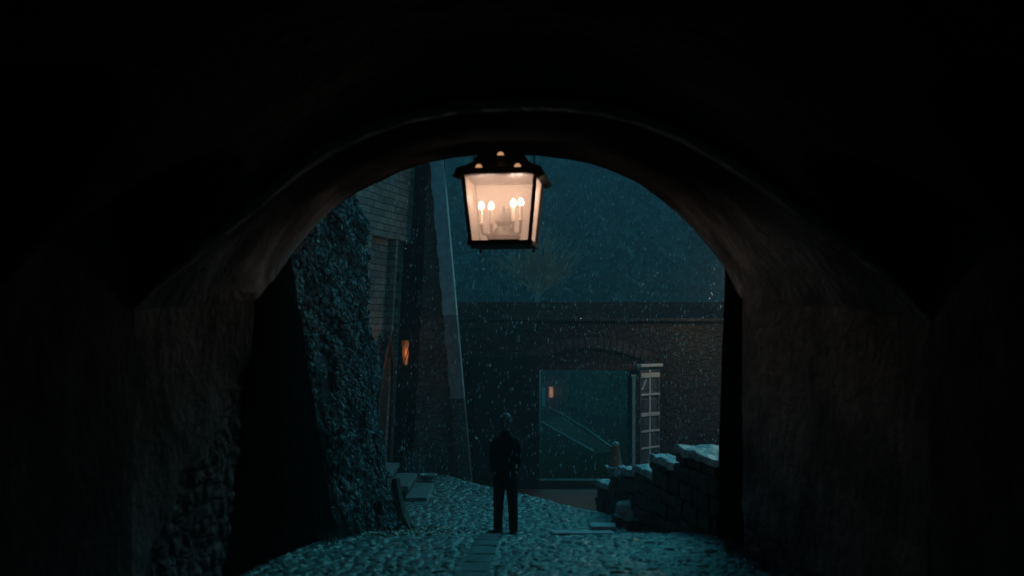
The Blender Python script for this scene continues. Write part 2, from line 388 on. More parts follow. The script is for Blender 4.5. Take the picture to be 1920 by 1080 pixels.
def densify(pl, m):
    out = []
    for k in range(len(pl)-1):
        for j in range(m): out.append(pl[k].lerp(pl[k+1], j/m))
    return out+[pl[-1]]
A1, A2, A3 = densify(OI, 3), densify(Mid, 3), densify(I, 3)
mb = MB(); g1 = subdiv_loft(A1, A2, 12, .018, 1); g2 = subdiv_loft(A2, A3, 12, .018, 1)
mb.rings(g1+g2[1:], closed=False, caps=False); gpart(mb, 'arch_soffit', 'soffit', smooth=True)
# ring (arris stones) between the vault and the soffit
mb = MB(); OIc = [q+Vector((0, .05, 0)) for q in OI]
ro = []
for a, b in zip(densify(O, 4), densify(OI, 4)):
    j = mnoise.noise_vector(a*6)*.018
    ro.append([a+Vector((0, -.0, 0))+j, a.lerp(b, .45)+Vector((0, -.06, 0))+j*1.2, b+Vector((0, -.02, 0))+j, b+Vector((0, .1, 0))+(b-a)*.05])
for a, b in zip(ro[:-1], ro[1:]):
    for k in range(3): mb.quad(a[k], b[k], b[k+1], a[k+1])
gpart(mb, 'arch_ring', 'rim')
# left passage wall: from the ring to the dark jamb; plaster above, bare rubble low down
zf = .2
def wall_grid(n, m, f): return [[f(i/n, j/m) for i in range(n+1)] for j in range(m+1)]
topL = [OI[0].lerp(Mid[0], t/24)+Vector((-.01, 0, .06)) for t in range(25)]
botL = [Vector((lerp(OI[0].x-.02, -2.68, t/24), lerp(D1, 9.8, t/24), zf)) for t in range(25)]
def side_wall(top, bot, name_up, name_lo, sgn, cut):
    rows = 70; up, lo = MB(), MB(); grid = []
    for j in range(rows+1):
        row = []
        for i in range(len(top)):
            q = bot[i].lerp(top[i], j/rows); bare = sstep((cut(i/(len(top)-1))-q.z+.25*mnoise.noise(q*2.2))/.12+.5)
            disp = mnoise.noise(q*1.1)*.03+mnoise.noise(q*4)*.012
            cell = mnoise.voronoi(Vector((q.y*5.5, q.z*6.5, sgn*3)), distance_metric='DISTANCE', exponent=2)[0]
            e = min(1, (cell[1]-cell[0])*2.6)
            disp = disp-(.035*bare)+(bare*.034*e)
            row.append((q+Vector((-sgn*disp, 0, 0)), bare))
        grid.append(row)
    for j in range(rows):
        for i in range(len(top)-1):
            c = [grid[j][i], grid[j][i+1], grid[j+1][i+1], grid[j+1][i]]
            (lo if sum(q[1] for q in c) > 2 else up).quad(*[q[0] for q in c])
    gpart(up, name_up, 'plaster', smooth=True); gpart(lo, name_lo, 'rubble', smooth=True)
side_wall(densify(topL, 3), densify(botL, 3), 'plaster_wall', 'bare_rubble', -1, lambda t: .9+1.85*t)
topR = [OI[-1].lerp(Mid[-1], t/30)+Vector((.01, 0, .06)) for t in range(31)]
botR = [Vector((lerp(OI[-1].x, 2.46, t/30), lerp(D1, 11.5, t/30), zf)) for t in range(31)]
side_wall(densify(topR, 3), densify(botR, 3), 'plaster_wall', 'bare_rubble', 1, lambda t: .55+.5*t)
# dark jambs carrying the inner arch
def jamb(top0, bot0, top1, bot1, name='jamb'):
    mb = MB(); rows = []
    for j in range(25):
        rows.append([bot0.lerp(bot1, i/16).lerp(top0.lerp(top1, i/16), j/24)+mnoise.noise_vector(bot0.lerp(bot1, i/16).lerp(top0.lerp(top1, i/16), j/24)*3)*.015 for i in range(17)])
    mb.rings(rows, closed=False, caps=False)
    # return of the jamb along the courtyard face
    s = -1 if top1.x < 0 else 1
    ex = Vector((s*3.5, 0, 0)); mb.quad(bot1, bot1+ex, top1+ex, top1)
    gpart(mb, name, 'dark_jamb')
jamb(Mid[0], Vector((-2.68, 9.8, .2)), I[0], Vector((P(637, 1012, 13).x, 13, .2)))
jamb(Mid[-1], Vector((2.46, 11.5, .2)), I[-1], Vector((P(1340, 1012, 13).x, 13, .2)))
# vault bays over the camera: cross vault, side lunettes 2.2 m wide
xo = [q.x for q in O]; zo = [q.z for q in O]
def b1(x): return interp(x, xo, zo)+.004
BW = 2.3
def b2(y):
    u = ((D1-y) % BW)/BW; a = abs(2*u-1)
    return 3.17+1.05*math.sqrt(max(0, 1-a*a))**1.1
mb = MB(); xs = np.linspace(O[0].x, O[-1].x, 110); ys = np.linspace(-7, D1, 220)
vs = [(x, y, max(b1(x), b2(y))+.012*mnoise.noise(Vector((x*2, y*2, 0)))) for y in ys for x in xs]; n = len(xs)
mb.add(vs, [(j*n+i, j*n+i+1, (j+1)*n+i+1, (j+1)*n+i) for j in range(len(ys)-1) for i in range(n-1)])
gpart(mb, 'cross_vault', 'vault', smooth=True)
for s, q in ((-1, O[0]), (1, O[-1])):
    mb = MB(); rows = []
    for y in np.linspace(-7, D1, 160):
        h = b2(y)+.05
        rows.append([Vector((q.x+s*(.0+.02*mnoise.noise(Vector((y*1.4, z*1.4, 5)))+.008*mnoise.noise(Vector((y*7, z*7, 5)))), y, z)) for z in np.linspace(.2, h, 40)])
    mb.rings(rows, closed=False, caps=False); gpart(mb, 'side_wall', 'dim_bay', smooth=True)
    # core of the wall behind the plaster, keeps daylight out
    x2 = q.x+s*.25
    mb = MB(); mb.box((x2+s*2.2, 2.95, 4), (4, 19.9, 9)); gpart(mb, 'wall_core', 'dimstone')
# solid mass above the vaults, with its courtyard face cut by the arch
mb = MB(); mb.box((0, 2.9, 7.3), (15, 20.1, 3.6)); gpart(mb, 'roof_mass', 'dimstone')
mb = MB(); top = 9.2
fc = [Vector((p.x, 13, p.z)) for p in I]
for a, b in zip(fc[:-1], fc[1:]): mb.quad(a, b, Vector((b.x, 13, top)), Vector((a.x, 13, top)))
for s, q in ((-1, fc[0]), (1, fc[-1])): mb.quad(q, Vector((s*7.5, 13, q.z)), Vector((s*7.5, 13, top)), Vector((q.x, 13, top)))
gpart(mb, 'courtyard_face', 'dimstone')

# ------------------------------------------------------------------ lantern
lx, ld, lz = (944.5-960)/F*12, 12.0, 0
lam = empty('hanging_lantern', (lx, ld, 4.05), R(-7))
tag(lam, 'large lit iron lantern with four candle bulbs hanging under the arch', 'lantern')
def lpart(mb, name, m, par=lam, **k): return mb.build(name, m, par, **k)
hT, hB, H = .395, .325, .685
def ring4(h, z): return [(-h, -h, z), (h, -h, z), (h, h, z), (-h, h, z)]
for k, nm in enumerate(('pane', 'pane', 'pane', 'pane')):
    b0, b1_ = ring4(hB-.008, .0)[k], ring4(hB-.008, .0)[(k+1) % 4]; t0, t1 = ring4(hT-.008, H)[k], ring4(hT-.008, H)[(k+1) % 4]
    lpart(MB().quad(b0, b1_, t1, t0), 'glass_pane', 'pane' if k == 0 else 'pane_far')
for k in range(4):
    mb = MB(); a = Vector(ring4(hB, -.02)[k]); b = Vector(ring4(hT, H+.01)[k]); r = .02
    mb.hexa([a+Vector(q) for q in ((-r, -r, 0), (r, -r, 0), (r, r, 0), (-r, r, 0))]+[b+Vector(q) for q in ((-r, -r, 0), (r, -r, 0), (r, r, 0), (-r, r, 0))])
    lpart(mb, 'corner_post', 'iron')
mb = MB()
for s in (-1, 1):
    mb.box((0, s*hB, -.035), (2*hB+.06, .05, .05)); mb.box((s*hB, 0, -.036), (.05, 2*hB-.05, .05))
mb.box((0, 0, -.05), (2*hB-.04, 2*hB-.04, .012)); lpart(mb, 'base_frame', 'iron')
for sx in (-1, 1):
    for sy in (-1, 1):
        mb = MB(); c = (sx*(hB-.02), sy*(hB-.02), -.105); mb.lathe([(.004, 0), (.016, .012), (.02, .025), (.008, .04), (.012, .05)], c, 8); lpart(mb, 'foot_finial', 'iron')
# roof: flared eaves, collar, ogee dome, with three half-round vents per face
def roofprof():
    return [(.475, H+.005), (.49, H+.02), (.47, H+.045), (.455, H+.085), (.43, H+.095), (.36, H+.125), (.30, H+.17), (.27, H+.225), (.245, H+.262),
            (.20, H+.285), (.125, H+.30), (.09, H+.33), (.05, H+.35)]
mb = MB(); rs = []
for h, z in roofprof():
    r = []
    for k in range(4):
        a = Vector(ring4(h, z)[k]); b = Vector(ring4(h, z)[(k+1) % 4])
        for j in range(8):
            p = a.lerp(b, j/8); c = abs(j/8-.5)*2 if j else 1
            if h > .472: p = p*(1)+Vector((0, 0, -.035*c**6)); 
            r.append((p.x, p.y, p.z))
    rs.append(r)
mb.rings(rs); lpart(mb, 'roof', 'iron')
mb = MB()      # flared ears at the eave corners
for k in range(4):
    ears = MB()
    c = Vector(ring4(.475, H+.0)[k]); o_ = Vector((math.copysign(1, c.x), math.copysign(1, c.y), 0))
    a = c*.90; a.z = H+.0; tip = c+o_*.022; tip.z = H-.012
    s1 = c+Vector((-o_.x*.10, 0, .0)); s2 = c+Vector((0, -o_.y*.10, 0)); a.z = H-.05
    ears.add([a, s1, tip, s2, a+Vector((0, 0, .012)), s1+Vector((0, 0, .014)), tip+Vector((0, 0, .014)), s2+Vector((0, 0, .014))],
             [(0, 1, 2, 3), (7, 6, 5, 4), (0, 4, 5, 1), (1, 5, 6, 2), (2, 6, 7, 3), (3, 7, 4, 0)])
    lpart(ears, 'eave_ear', 'brass')

M['vent'] = emit('vent_glow', (1, .50, .26), .60)
for k in (0, 2):
    rot = Matrix.Rotation(R(90*k), 4, 'Z')
    for (vx, vz, hh) in ((-.21, H+.075, .463), (.21, H+.075, .463), (0, H+.235, .268)):
        mb = MB(); n = 10; rr = .037
        pts = [(vx+rr*math.cos(math.pi*i/n), -hh-.004, vz+rr*1.05*math.sin(math.pi*i/n)) for i in range(n+1)]
        mb.add(pts+[(a, b+.01, c) for a, b, c in pts], [tuple(range(n+1))]+[(i, i+1, n+2+i, n+1+i) for i in range(n)], rot)
        v = lpart(mb, 'vent', 'vent')
        hd = MB(); pts2 = [(vx+(rr+.013)*math.cos(math.pi*i/n), -hh-.02, vz+(rr+.013)*1.05*math.sin(math.pi*i/n)) for i in range(n+1)]
        for i in range(n): hd.tube(rot @ Vector(pts2[i]), rot @ Vector(pts2[i+1]), .009)
        hd.build('vent_hood', M['iron'], v)
mb = MB(); mb.tube((0, 0, H+.34), (0, 0, H+.46), .03, .03, 10); mb.lathe([(.01, .0), (.05, .01), (.045, .04), (.01, .05)], (0, 0, H+.35), 12)
lpart(mb, 'stem', 'iron')
rot7 = Matrix.Rotation(R(7), 4, 'Z')
for px in (888, 1002):
    mb = MB(); a = Vector(((px-944.5)/168, 0, H+.08)); b = a+Vector((0, 0, .42)); mb.tube(a, b, .009, .009, 6)
    mb.lathe([(.01, 0), (.02, .01), (.01, .03)], tuple(a), 8); lpart(mb, 'hanging_rod', 'iron')
# candle cluster
mb = MB(); mb.tube((0, 0, 0), (0, 0, .30), .03, .025, 10)
mb.lathe([(.03, .0), (.17, .01), (.20, .06), (.12, .11), (.07, .17), (.10, .22), (.08, .28), (.06, .37), (.01, .41)], (0, 0, 0), 16); lpart(mb, 'hub', 'brass')
for cx, cy, cz in ((-.245, -.06, .355), (-.125, -.12, .345), (.11, -.02, .385), (.205, -.10, .385)):
    b = lpart(MB().lathe([(.008, -.006), (.026, .008), (.034, .034), (.027, .062), (.010, .085)], (cx, cy, cz), 12), 'candle_bulb', 'flame', smooth=True)
    sl = lpart(MB().tube((cx, cy, cz-.15), (cx, cy, cz), .017, .017, 10).lathe([(.01, 0), (.036, .008), (.036, .016), (.012, .02)], (cx, cy, cz-.17), 10), 'candle_sleeve', 'cream')
    mb = MB(); pts = [Vector((0, 0, .10)), Vector((cx*.5, cy*.5, .05)), Vector((cx*.95, cy*.95, .09)), Vector((cx, cy, cz-.16))]
    for a, c in zip(pts[:-1], pts[1:]): mb.tube(a, c, .017, .017, 6)
    lpart(mb, 'candle_arm', 'brass')
    L_ = bpy.data.lights.new('bulb_light', 'POINT'); L_.energy = 8; L_.color = (1, .74, .58); L_.shadow_soft_size = .03
    lo = bpy.data.objects.new('bulb_light', L_); C.objects.link(lo); lo.parent = lam; lo.location = (cx, cy, cz+.13)

# ------------------------------------------------------------------ left: ivy-grown wall
ivy = empty('ivy_covered_wall', (-2.4, 15, .1)); tag(ivy, 'tall wall smothered in wet glistening ivy beside the left jamb', 'ivy wall')
def ipart(mb, name, m, **k):
    o = mb.build(name, m, None, **k); o.parent = ivy; o.matrix_parent_inverse = Matrix.Translation(-ivy.location); return o
def ivyS(u, z):
    t = (z-.3)/4.0
    a = Vector((lerp(P(640, 1012, 13.2).x, P(530, 480, 13.2).x, t), 13.1, z))
    rx = interp(HZ-(z-ZC)/17.2*F, [100, 340, 480, 700, 850, 940, 1000], [622, 648, 678, 700, 718, 737, 765])
    b = Vector(((rx-960)/F*17.2, 17.2, z)); q = a.lerp(b, u)
    bulge = .30*mnoise.noise(Vector((u*3.5, z*.9, 3)))+.16*mnoise.noise(Vector((u*9, z*2.3, 8)))
    return q+Vector((1, -.25, 0))*bulge
rows = [[ivyS(i/40, z)-Vector((.09, -.02, 0)) for i in range(41)]+[Vector((-6.5, 17.6, z)), Vector((-6.5, 13.05, z))] for z in np.linspace(-.2, 8.5, 70)]
ipart(MB().rings(rows, caps=True), 'wall', 'moss', smooth=False)
def leaves(n, fn, m, name, size=(.05, .1)):
    vs = []; fs = []
    for _ in range(n):
        q, nr = fn(); s = random.uniform(*size)*.5
        nr = (nr+Vector((random.gauss(0, .55), random.gauss(0, .55), random.gauss(0, .5)+.35))).normalized()
        t = nr.cross(Vector((random.gauss(0, .3), random.gauss(0, .3), 1))).normalized(); b = nr.cross(t)
        k = len(vs); f = nr*s*.35
        vs += [q-b*s*1.15, q+t*s-f*.6-b*s*.1, q+b*s*1.1, q-t*s-f*.6-b*s*.1, q+f]
        fs += [(k, k+1, k+4), (k+1, k+2, k+4), (k+2, k+3, k+4), (k+3, k, k+4)]
    return MB().add(vs, fs)
def ivyfn():
    while True:
        u = random.random()**.8; z = .1+7.6*random.random()
        if random.random() < .25+1.6*(mnoise.noise(Vector((u*11, z*2.6, 2)))+.35): break
    q = ivyS(u, z)
    return q+Vector((1, -.2, 0))*random.uniform(-.08, .10), Vector((1, -.55, 0))
ipart(leaves(26000, ivyfn, 'ivy', 'foliage', (.035, .12)), 'foliage', 'ivy')
def ivyfn2():
    q, n_ = ivyfn(); return q+Vector((.06, 0, 0)), n_
ipart(leaves(260, ivyfn2, 'ivy2', 'foliage', (.04, .08)), 'withered_leaves', 'ivy2')
mb = MB()
for _ in range(46):
    u = random.random(); q = ivyS(u, 0.0); z = 0
    if _ % 2: u = random.uniform(.75, 1.0)
    while z < random.uniform(2.0, 6.5):
        z2 = z+random.uniform(.25, .45); u2 = min(1.02, max(0, u+random.gauss(0, .025))); a, b = ivyS(u, z)+Vector((.03, 0, 0)), ivyS(u2, z2)+Vector((.03, 0, 0))
        mb.tube(a, b, .016*max(.3, 1-z/7), .014*max(.3, 1-z/7), 5); z, u = z2, u2
ipart(mb, 'stems', 'oak')
# flared roots at the foot
mb = MB()
for px, py, d, px2, py2, d2 in ((742, 900, 17, 772, 993, 16.4), (725, 900, 16.8, 735, 1000, 16), (640, 950, 13.6, 660, 1012, 13.8), (700, 940, 15.6, 708, 1004, 15.4), (750, 940, 17, 790, 996, 16.5)):
    a, b = P(px, py, d), P(px2, py2, d2); m_ = a.lerp(b, .6)+Vector((-.05, 0, -.1)); b.z = float(G(b.x, b.y))
    mb.tube(a, m_, .07, .06, 7); mb.tube(m_, b, .06, .02, 7)
ipart(mb, 'root', 'oak')
def fl():
    x = -1.9+abs(random.gauss(0, .55)); y = random.uniform(13.1, 16.8)
    x = max(x, -2.1); return Vector((x-.02*(y-15), y, float(G(x, y))+.055)), Vector((0, 0, 2.2))
o = leaves(900, fl, 'ivy2', 'fallen_leaves', (.04, .085)).build('fallen_leaves', 'ivy2'); tag(o, 'fallen wet brown leaves strewn at the foot of the ivy', 'leaves', kind='stuff')
mb = MB()
for _ in range(260):
    c = random.choice([(-2.06, 12.9), (-2.1, 12.5), (-2.0, 13.3), (2.42, 11.4), (2.5, 10.6), (2.44, 12)])
    x = c[0]+random.gauss(0, .07); y = c[1]+random.gauss(0, .2); z = float(G(x, y)); h = random.uniform(.08, .24); dx, dy = random.gauss(0, .08), random.gauss(0, .06)
    mb.add([(x-.006, y, z), (x+.006, y, z), (x+dx*.4+.004, y+dy*.4, z+h*.6), (x+dx, y+dy, z+h), (x+dx*.4-.004, y+dy*.4, z+h*.6)], [(0, 1, 2, 3, 4)])
tag(mb.build('grass', 'ivy'), 'tufts of grass at the feet of the arch jambs', 'grass', kind='stuff')

# ------------------------------------------------------------------ battered tower
tw = empty('stone_tower', (-2.6, 22, -.1)); tag(tw, 'tapering stone tower with recessed panels and pale corner buttress beyond ivy', 'tower')
def tpart(mb, name, m, par=None, **k):
    o = mb.build(name, m, None, **k); o.parent = par or tw; o.matrix_parent_inverse = Matrix.Translation(-tw.location); return o
dirA = Vector((-.29, -1, 0)).normalized(); nA_ = Vector((1, -.29, 0)).normalized()
def TF(s, z, off): return Vector((-2.5+.052*(z-.3), 24, z))+dirA*(s+.04*s*(6-z)/6)+nA_*off
def tbox(mb, s0, s1, z0, z1, o0, o1, nz=1):
    mb.hexa([TF(s1, z0, o0), TF(s1, z0, o1), TF(s0, z0, o1), TF(s0, z0, o0), TF(s1, z1, o0), TF(s1, z1, o1), TF(s0, z1, o1), TF(s0, z1, o0)])
mb = MB(); tbox(mb, -.0, 6.5, -.6, 10, -2.5, -.17); tpart(mb, 'wall', 'tower')
mb = MB(); tbox(mb, -.002, 6.502, 5.02, 10.002, -.168, .0); tpart(mb, 'corbel_band', 'tower')
for s0, s1 in ((.72, .84), (2.12, 6.5)):
    mb = MB(); tbox(mb, s0, s1, -.6, 5.018, -.168, -.006); tpart(mb, 'pilaster', 'tower')
for z0 in (3.55, 4.15, 3.0):
    mb = MB(); tbox(mb, .25, .55, z0, z0+.2, -.16, -.13); tpart(mb, 'putlog_stone', 'dimstone')
# front of the buttress, facing the viewer
def xB(z): return -2.5+.052*(z-.3)
def xC(z): return -.95-.088*z
def fbox(mb, fa, fb, z0, z1, d0, d1):
    mb.hexa([Vector((fa(z0), d0, z0)), Vector((fb(z0), d0, z0)), Vector((fb(z0), d1, z0)), Vector((fa(z0), d1, z0)),
             Vector((fa(z1), d0, z1)), Vector((fb(z1), d0, z1)), Vector((fb(z1), d1, z1)), Vector((fa(z1), d1, z1))])
mb = MB(); fbox(mb, lambda z: xB(z)-.55, lambda z: xB(z)+.30, -.6, 10, 24.35, 26.8); tpart(mb, 'recess_wall', 'dimstone')
mb = MB(); fbox(mb, lambda z: xB(z)+.30, lambda z: xC(z)-.16, -.6, 10, 24.02, 26.8); tpart(mb, 'buttress', 'midstone')
z = -.5; k = 0
qm = MB()
while z < 9.8:
    h = random.uniform(.28, .42); z1 = min(z+h-.004, 10); e = .02 if k % 2 else 0
    qm = MB(); fbox(qm, lambda zz: xC(zz)-.27-e, lambda zz: xC(zz)+.02, z, z1, 23.86-.01*(k % 2), 24.5); tpart(qm, 'quoin', 'quoin' if z > 3.2 else ('rim' if z > 1.2 + .5*random.random() else 'midstone'), bevel=.004); z += h; k += 1  # darker stones lower down stand in for the shade on the corner
# pointed doorway low on the tower
dr = MB(); dc = []
for s0, zz in ((1.45, -.1), (1.45, 1.6), (1.35, 2.2), (1.18, 2.7), (.98, 3.02), (.80, 2.7), (.66, 2.2), (.58, 1.6), (.58, -.1)): dc.append((s0, zz))
for (a, b), (c, d) in zip(dc[:-1], dc[1:]):
    def off(s, z_, k): 
        cs, cz = 1.0, 1.2; return (cs+(s-cs)*k, z_ if k == 1 else (z_ if z_ < 1.7 else cz+(z_-cz)*(1-(1-k)*.4)))
    a2, b2_ = off(a, b, .74); c2, d2 = off(c, d, .74)
    dr.hexa([TF(a, b, -.1), TF(a, b, .06), TF(c, d, .06), TF(c, d, -.1), TF(a2, b2_, -.1), TF(a2, b2_, .06), TF(c2, d2, .06), TF(c2, d2, -.1)])
tpart(dr, 'door_frame', 'wallstone')
dd = MB(); tbox(dd, .62, 1.42, -.1, 2.3, -.09, -.02); dp = tpart(dd, 'door', 'oak')

# amber wall lantern on the tower corner
wl = empty('wall_lantern', P(760, 690, 23.0)); wl.scale = (.78, .78, .8); tag(wl, 'small amber wall lantern with crossed black bars on the tower', 'lantern')
mb = MB(); mb.lathe([(.02, .05), (.055, .09), (.085, .35), (.105, .62), (.09, .74)], (0, 0, 0), 8); mb.build('glass', M['amber'], wl)
mb = MB()
for t0 in (0, 2.1, 4.2):
    pv = None
    for i in range(13):
        t = i/12; r = lerp(.075, .115, t)+.005; a = t0+t*2.6; q = Vector((r*math.cos(a), r*math.sin(a), .08+.68*t))
        if pv: mb.tube(pv, q, .013, .013, 5)
        pv = q
mb.lathe([(.02, 0), (.06, .02), (.06, .06), (.03, .08)], (0, 0, 0), 10); mb.build('cage', M['iron'], wl)
mb = MB(); mb.lathe([(.16, .74), (.13, .80), (.05, .86), (.01, .93)], (0, 0, 0), 10); mb.tube((0, 0, .86), (-.35, .05, .95), .014); mb.tube((-.35, .05, .95), (-.35, .05, .6), .014)
mb.tube((.0, 0, .84), (.22, .0, .90), .012, .006); mb.build('bracket', M['iron'], wl)
L_ = bpy.data.lights.new('lantern_light', 'POINT'); L_.energy = 1.6; L_.color = (1, .45, .18); L_.shadow_soft_size = .06
lo = bpy.data.objects.new('lantern_light', L_); C.objects.link(lo); lo.parent = wl; lo.location = (.13, -.22, .35)

# ------------------------------------------------------------------ stone steps and pot
st = empty('stone_steps', (-1.9, 20.3, -.05)); tag(st, 'short flight of wet stone steps rising left from the cobbles', 'steps')
for k in range(5):
    x1 = P(800, 935, 19.3).x-.345*k; z1 = .055+.2*k
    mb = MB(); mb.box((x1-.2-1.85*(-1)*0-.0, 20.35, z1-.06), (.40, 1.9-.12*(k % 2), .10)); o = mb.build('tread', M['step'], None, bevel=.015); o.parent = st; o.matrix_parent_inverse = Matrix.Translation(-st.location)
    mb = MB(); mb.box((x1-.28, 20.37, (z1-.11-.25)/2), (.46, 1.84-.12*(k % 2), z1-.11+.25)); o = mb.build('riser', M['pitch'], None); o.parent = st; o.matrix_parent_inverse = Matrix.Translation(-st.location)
pc = P(803, 896, 21.9); pz = float(G(pc.x, pc.y))
pt = empty('stone_basin', (pc.x, pc.y, pz)); tag(pt, 'round stone basin at the far end of the steps', 'basin')
MB().lathe([(.10, 0), (.13, .03), (.11, .08), (.15, .13), (.19, .17), (.185, .195), (.15, .185), (.12, .13), (.02, .12)], (0, 0, 0), 24).build('bowl', M['pot'], pt, smooth=True)
def bush(name, c, r, n, size, label, cat, m='ivy', group=None):
    e = empty(name, c); tag(e, label, cat, group)
    def fn():
        d = Vector((random.gauss(0, 1), random.gauss(0, 1), random.gauss(0, 1))).normalized()*random.random()**.4
        return Vector((d.x*r[0], d.y*r[1], abs(d.z)*r[2]+.04)), d
    leaves(n, fn, m, 'foliage', size).build('foliage', M[m], e)
    mb = MB()
    for _ in range(9): mb.tube((random.gauss(0, .03), random.gauss(0, .03), 0), (random.gauss(0, r[0]*.5), random.gauss(0, r[1]*.5), r[2]*.8), .012, .004, 5)
    mb.build('stems', M['bark'], e); return e
bush('shrub', (P(772, 870, 22.6).x, 22.6, -.08), (.28, .3, .62), 420, (.05, .09), 'small wet shrub between the steps and the tower foot', 'shrub')

# ------------------------------------------------------------------ flagstones lying on the cobbles
for i, (px, py, w_, l_, rz, lab) in enumerate(((1092, 990, .92, .42, 2, 'long pale flagstone lying on the cobbles right of the person'), (1130, 971, .42, .34, -3, 'short pale flagstone lying behind the long one near the wall end'))):
    d = 15.7 if i == 0 else 16.7
    x = (px-960)/F*d; z = float(G(x, d)); zz = float(G(x, d+.2))
    e_ = MB(); rough_block(e_, [(-w_/2, -l_/2, 0), (w_/2, -l_/2, 0), (w_/2, l_/2, 0), (-w_/2, l_/2, 0), (-w_/2+.03, -l_/2, .06), (w_/2-.02, -l_/2, .06), (w_/2, l_/2, .06), (-w_/2, l_/2, .06)], .008, 6, i)
    o = e_.build('flagstone', 'flag'); o.location = (x, d, z+.035); o.rotation_euler = (math.atan2(zz-z, .2), 0, R(rz)); tag(o, lab, 'flagstone')
dc = empty('drain_channel', (-.35, 12, .6)); tag(dc, 'worn strip of dark drain slabs leading to the person\'s feet', 'drain')
yy = 9.2; k = 0
while yy < 15.6:
    L_ = random.uniform(.42, .62); x = lerp(P(885, 1075, 9.9).x, P(936, 1012, 15.6).x, (yy-9.9)/5.7)
    z0, z1 = float(G(x, yy)), float(G(x, yy+L_-.02)); w_ = .14
    mb = MB(); t = .052
    rough_block(mb, [(x-w_, yy, z0-.03), (x+w_, yy, z0-.03), (x+w_, yy+L_-.02, z1-.03), (x-w_, yy+L_-.02, z1-.03), (x-w_, yy, z0+t), (x+w_, yy, z0+t), (x+w_, yy+L_-.02, z1+t), (x-w_, yy+L_-.02, z1+t)], .008, 5, k)
    o = mb.build('slab', 'flagdark'); o.parent = dc; o.matrix_parent_inverse = Matrix.Translation(-dc.location); yy += L_; k += 1

# ------------------------------------------------------------------ low stepped wall on the right
lw = empty('low_stone_wall', (2, 16.5, 0)); tag(lw, 'low rough stone wall stepping down beside the path, wet pale top', 'wall')
def wpart(mb, name, m):
    o = mb.build(name, m, None, smooth=False); o.parent = lw; o.matrix_parent_inverse = Matrix.Translation(-lw.location)
    return o
segs = [(12.9, 14.75, 1.50, (1345, 1262)), (14.8, 16.05, 1.21, (1268, 1218)), (16.1, 17.15, .93, (1224, 1186)), (17.2, 17.95, .80, (1188, 1156)), (18.0, 18.75, .67, (1160, 1140)), (18.8, 19.5, .36, (1141, 1116))]
for i, (d0, d1, zt, (pa, pb)) in enumerate(segs):
    xa, xb = (pa-960)/F*d0, (pb-960)/F*d1; g0 = min(float(G(xa, d0)), float(G(xb, d1)))-.1
    tk = .10; wd = .58 if i == 0 else .42-.02*i
    mb = MB(); rough_block(mb, [(xa-.02, d0, zt-tk), (xa+wd, d0+.1, zt-tk), (xb+wd, d1+.05, zt-tk), (xb-.02, d1, zt-tk), (xa, d0, zt), (xa+wd, d0+.1, zt+.02), (xb+wd, d1, zt), (xb, d1, zt)], .04, 12, i+3)
    wpart(mb, 'capstone', 'cap')
    # courses of rubble under the cap
    z = g0; mb = MB(); kk = 0
    while z < zt-tk-.05:
        h = min(random.uniform(.17, .27), zt-tk-z+.01); y = d0
        while y < d1-.05:
            l = min(random.uniform(.25, .5), d1-y); 
            if d1-y-l < .12: l = d1-y
            fa, fb = (y-d0)/(d1-d0), (y+l-d0)/(d1-d0); x0, x1 = lerp(xa, xb, fa), lerp(xa, xb, fb); j = random.uniform(-.02, .03)
            rough_block(mb, [(x0+j, y+.008, z), (x0+wd, y, z), (x1+wd, y+l, z), (x1+j, y+l-.008, z), (x0+j, y+.008, z+h-.012), (x0+wd, y, z+h-.012), (x1+wd, y+l, z+h-.012), (x1+j, y+l-.008, z+h-.012)], .03, 4, kk+i*17); kk += 1
            y += l
        z += h
    wpart(mb, 'rubble_course', 'wallstone')
for i, (px, py, d, s, lab) in enumerate(((1160, 962, 17.0, .12, 'small wet rock at the foot of the low wall, farthest left of three'), (1172, 945, 17.3, .19, 'tallest upright wet rock leaning on the low wall foot'), (1188, 966, 16.7, .13, 'round wet rock nearest the camera at the low wall foot'))):
    x = (px-960)/F*d; z = float(G(x, d)); mb = MB(); hh = .34 if i == 1 else .16
    rough_block(mb, [(-s, -s*.8, 0), (s, -s, 0), (s*.9, s, 0), (-s, s, 0), (-s*.7, -s*.5, hh), (s*.6, -s*.6, hh*.8), (s*.5, s*.6, hh), (-s*.6, s*.7, hh*1.05)], .05, 6, i+50)
    o = mb.build('rock', 'cap' if i == 1 else 'wallstone'); o.location = (x, d, z+.02); tag(o, lab, 'rock', 'loose rocks at the foot of the low wall')
# traffic cone standing on the wall
cx = P(1155, 855, 18.4); cz = .69
tc_ = empty('traffic_cone', (cx.x, 18.5, cz)); tag(tc_, 'faded orange traffic cone standing on top of the low wall', 'traffic cone')
MB().lathe([(.125, .035), (.118, .05), (.062, .40), (.055, .43), (.03, .445), (.004, .45)], n=20).build('cone_body', M['orange'], tc_, smooth=True)
MB().box((0, 0, .018), (.34, .34, .035)).build('base', M['white'], tc_, bevel=.01)
MB().lathe([(.065, .39), (.066, .40), (.060, .43), (.034, .449), (.004, .455)], n=20).build('cap', M['white'], tc_, smooth=True)

